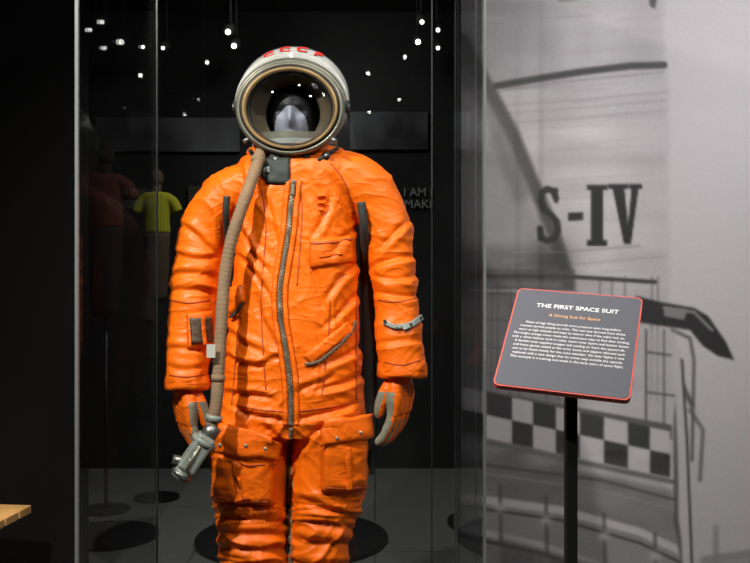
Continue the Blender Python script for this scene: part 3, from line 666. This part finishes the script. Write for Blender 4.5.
garment('tshirt_display',157,212,5.6,mat('yellow_cotton',(.26,.245,.015),.9,bump=.4,bscale=12,bdist=.01,spec=.2),M_br)
garment('reflection_standin',106,200,5.3,mat('reflection_rust',(.06,.014,.006),.9,bump=.4,bscale=12,bdist=.01,spec=.2),mat('reflection_brown',(.014,.008,.006),.9,bump=.4,bscale=12,bdist=.01,spec=.2),1.25)  # added garment form standing in for the suit's rusty reflection in the side pane
M_bulb=mat('lamp_glow',(1,1,1),.5,emit=(1,.95,.88),es=4); M_glint_bulb=mat('added_glint_glow',(1,1,1),.5,emit=(1,.95,.88),es=18)
def track(y,xc,ln,heads,mb):
    tr=empty('track_light'); box('rail',(xc,y,3.26),(ln,.04,.04),M_blackm,tr)
    for k,(c,r,s_) in enumerate(heads):
        mobj('head_%d'%k,*sweep([(c.x,c.y+.10*s_,c.z+.06,.03,.03),(c.x,c.y+.015*s_,c.z+.008,.034,.034)],seg=16,sub=2,ref=Vector((0,0,1))),M_blackm,tr)
        mobj('bulb_%d'%k,*ellip((c.x,c.y,c.z),(r,r,r),12,8),mb,tr); mobj('stem_%d'%k,*sweep([(c.x,c.y+.10*s_,c.z+.05,.008,.008),(c.x,c.y+.10*s_,3.30,.008,.008)],seg=8,sub=2),M_blackm,tr)
track(5.6,-.75,3.6,[(W(px,py,d),r,1) for px,py,d,r in [(228,32,5.6,.018),(234,46,5.9,.018),(143,47,5.9,.012),(163,48,5.9,.012),(438,30,5.6,.013),(438,48,6.0,.013),(418,42,5.9,.018),(422,22,5.5,.014)]],M_bulb)
track(-2.6,-.5,3.0,[(Vector((x,-2.5+dy,z)),.016,-1) for x,dy,z in [(-1.72,.1,2.86),(-1.25,.0,2.98),(-.62,.05,3.02),(-.05,0,2.9),(.22,.08,3.0),(.9,0,2.95)]],M_glint_bulb)  # added track behind the camera; its bulbs reflect as dots in the glass

# ================================================================ LIGHTS
def area(name,loc,tgt,size,e,col=(1,1,1),spread=180):
    l=D.lights.new(name,'AREA'); l.shape='DISK'; l.size=size; l.energy=e; l.color=col; l.spread=math.radians(spread)
    o=link(D.objects.new(name,l)); o.location=loc; o.rotation_euler=(Vector(tgt)-Vector(loc)).to_track_quat('-Z','Y').to_euler(); return o
area('case_spot_key',(-1.30,.65,3.15),(-.22,2.5,1.15),.09,25,(1,.93,.84),80)
area('case_spot_fill',(1.05,.3,3.1),(-.2,2.5,1.1),.2,7,(1,.93,.86),80)
area('case_spot_top',(.05,1.25,3.2),(-.2,2.5,1.3),.10,5,(1,.94,.87),80)
area('mural_wash_1',(1.7,1.7,3.15),(1.35,3.4,1.9),.4,20,(1,.98,.98),120)
area('mural_wash_2',(.7,1.9,3.15),(.9,3.4,1.0),.4,2.5,(1,.98,.98),90)
area('gallery_floor_fill',(-.3,5.0,3.1),(-.1,5.2,0),.5,12,(1,1,.97),140)  # added fill that brightens the gallery floor
area('gallery_wall_fill',(-.4,4.7,3.1),(-.5,6.5,1.9),.4,8,(1,.97,.92),120)  # added fill, lifts the back wall and panels into a grey haze
area('bench_lamp',(-1.7,2.7,3.1),(-1.6,3.3,.4),.2,2.5,(1,.93,.82),30)
w=D.worlds.new('world'); C.scene.world=w; w.use_nodes=True; w.node_tree.nodes['Background'].inputs[0].default_value=(.5,.52,.55,1); w.node_tree.nodes['Background'].inputs[1].default_value=.05
C.scene.view_settings.view_transform='Standard'

cam=D.cameras.new('camera'); cam.sensor_width=36; cam.lens=36*F/750; co_=link(D.objects.new('camera',cam)); co_.location=(0,0,CAMZ); co_.rotation_euler=(math.radians(90),0,0); C.scene.camera=co_
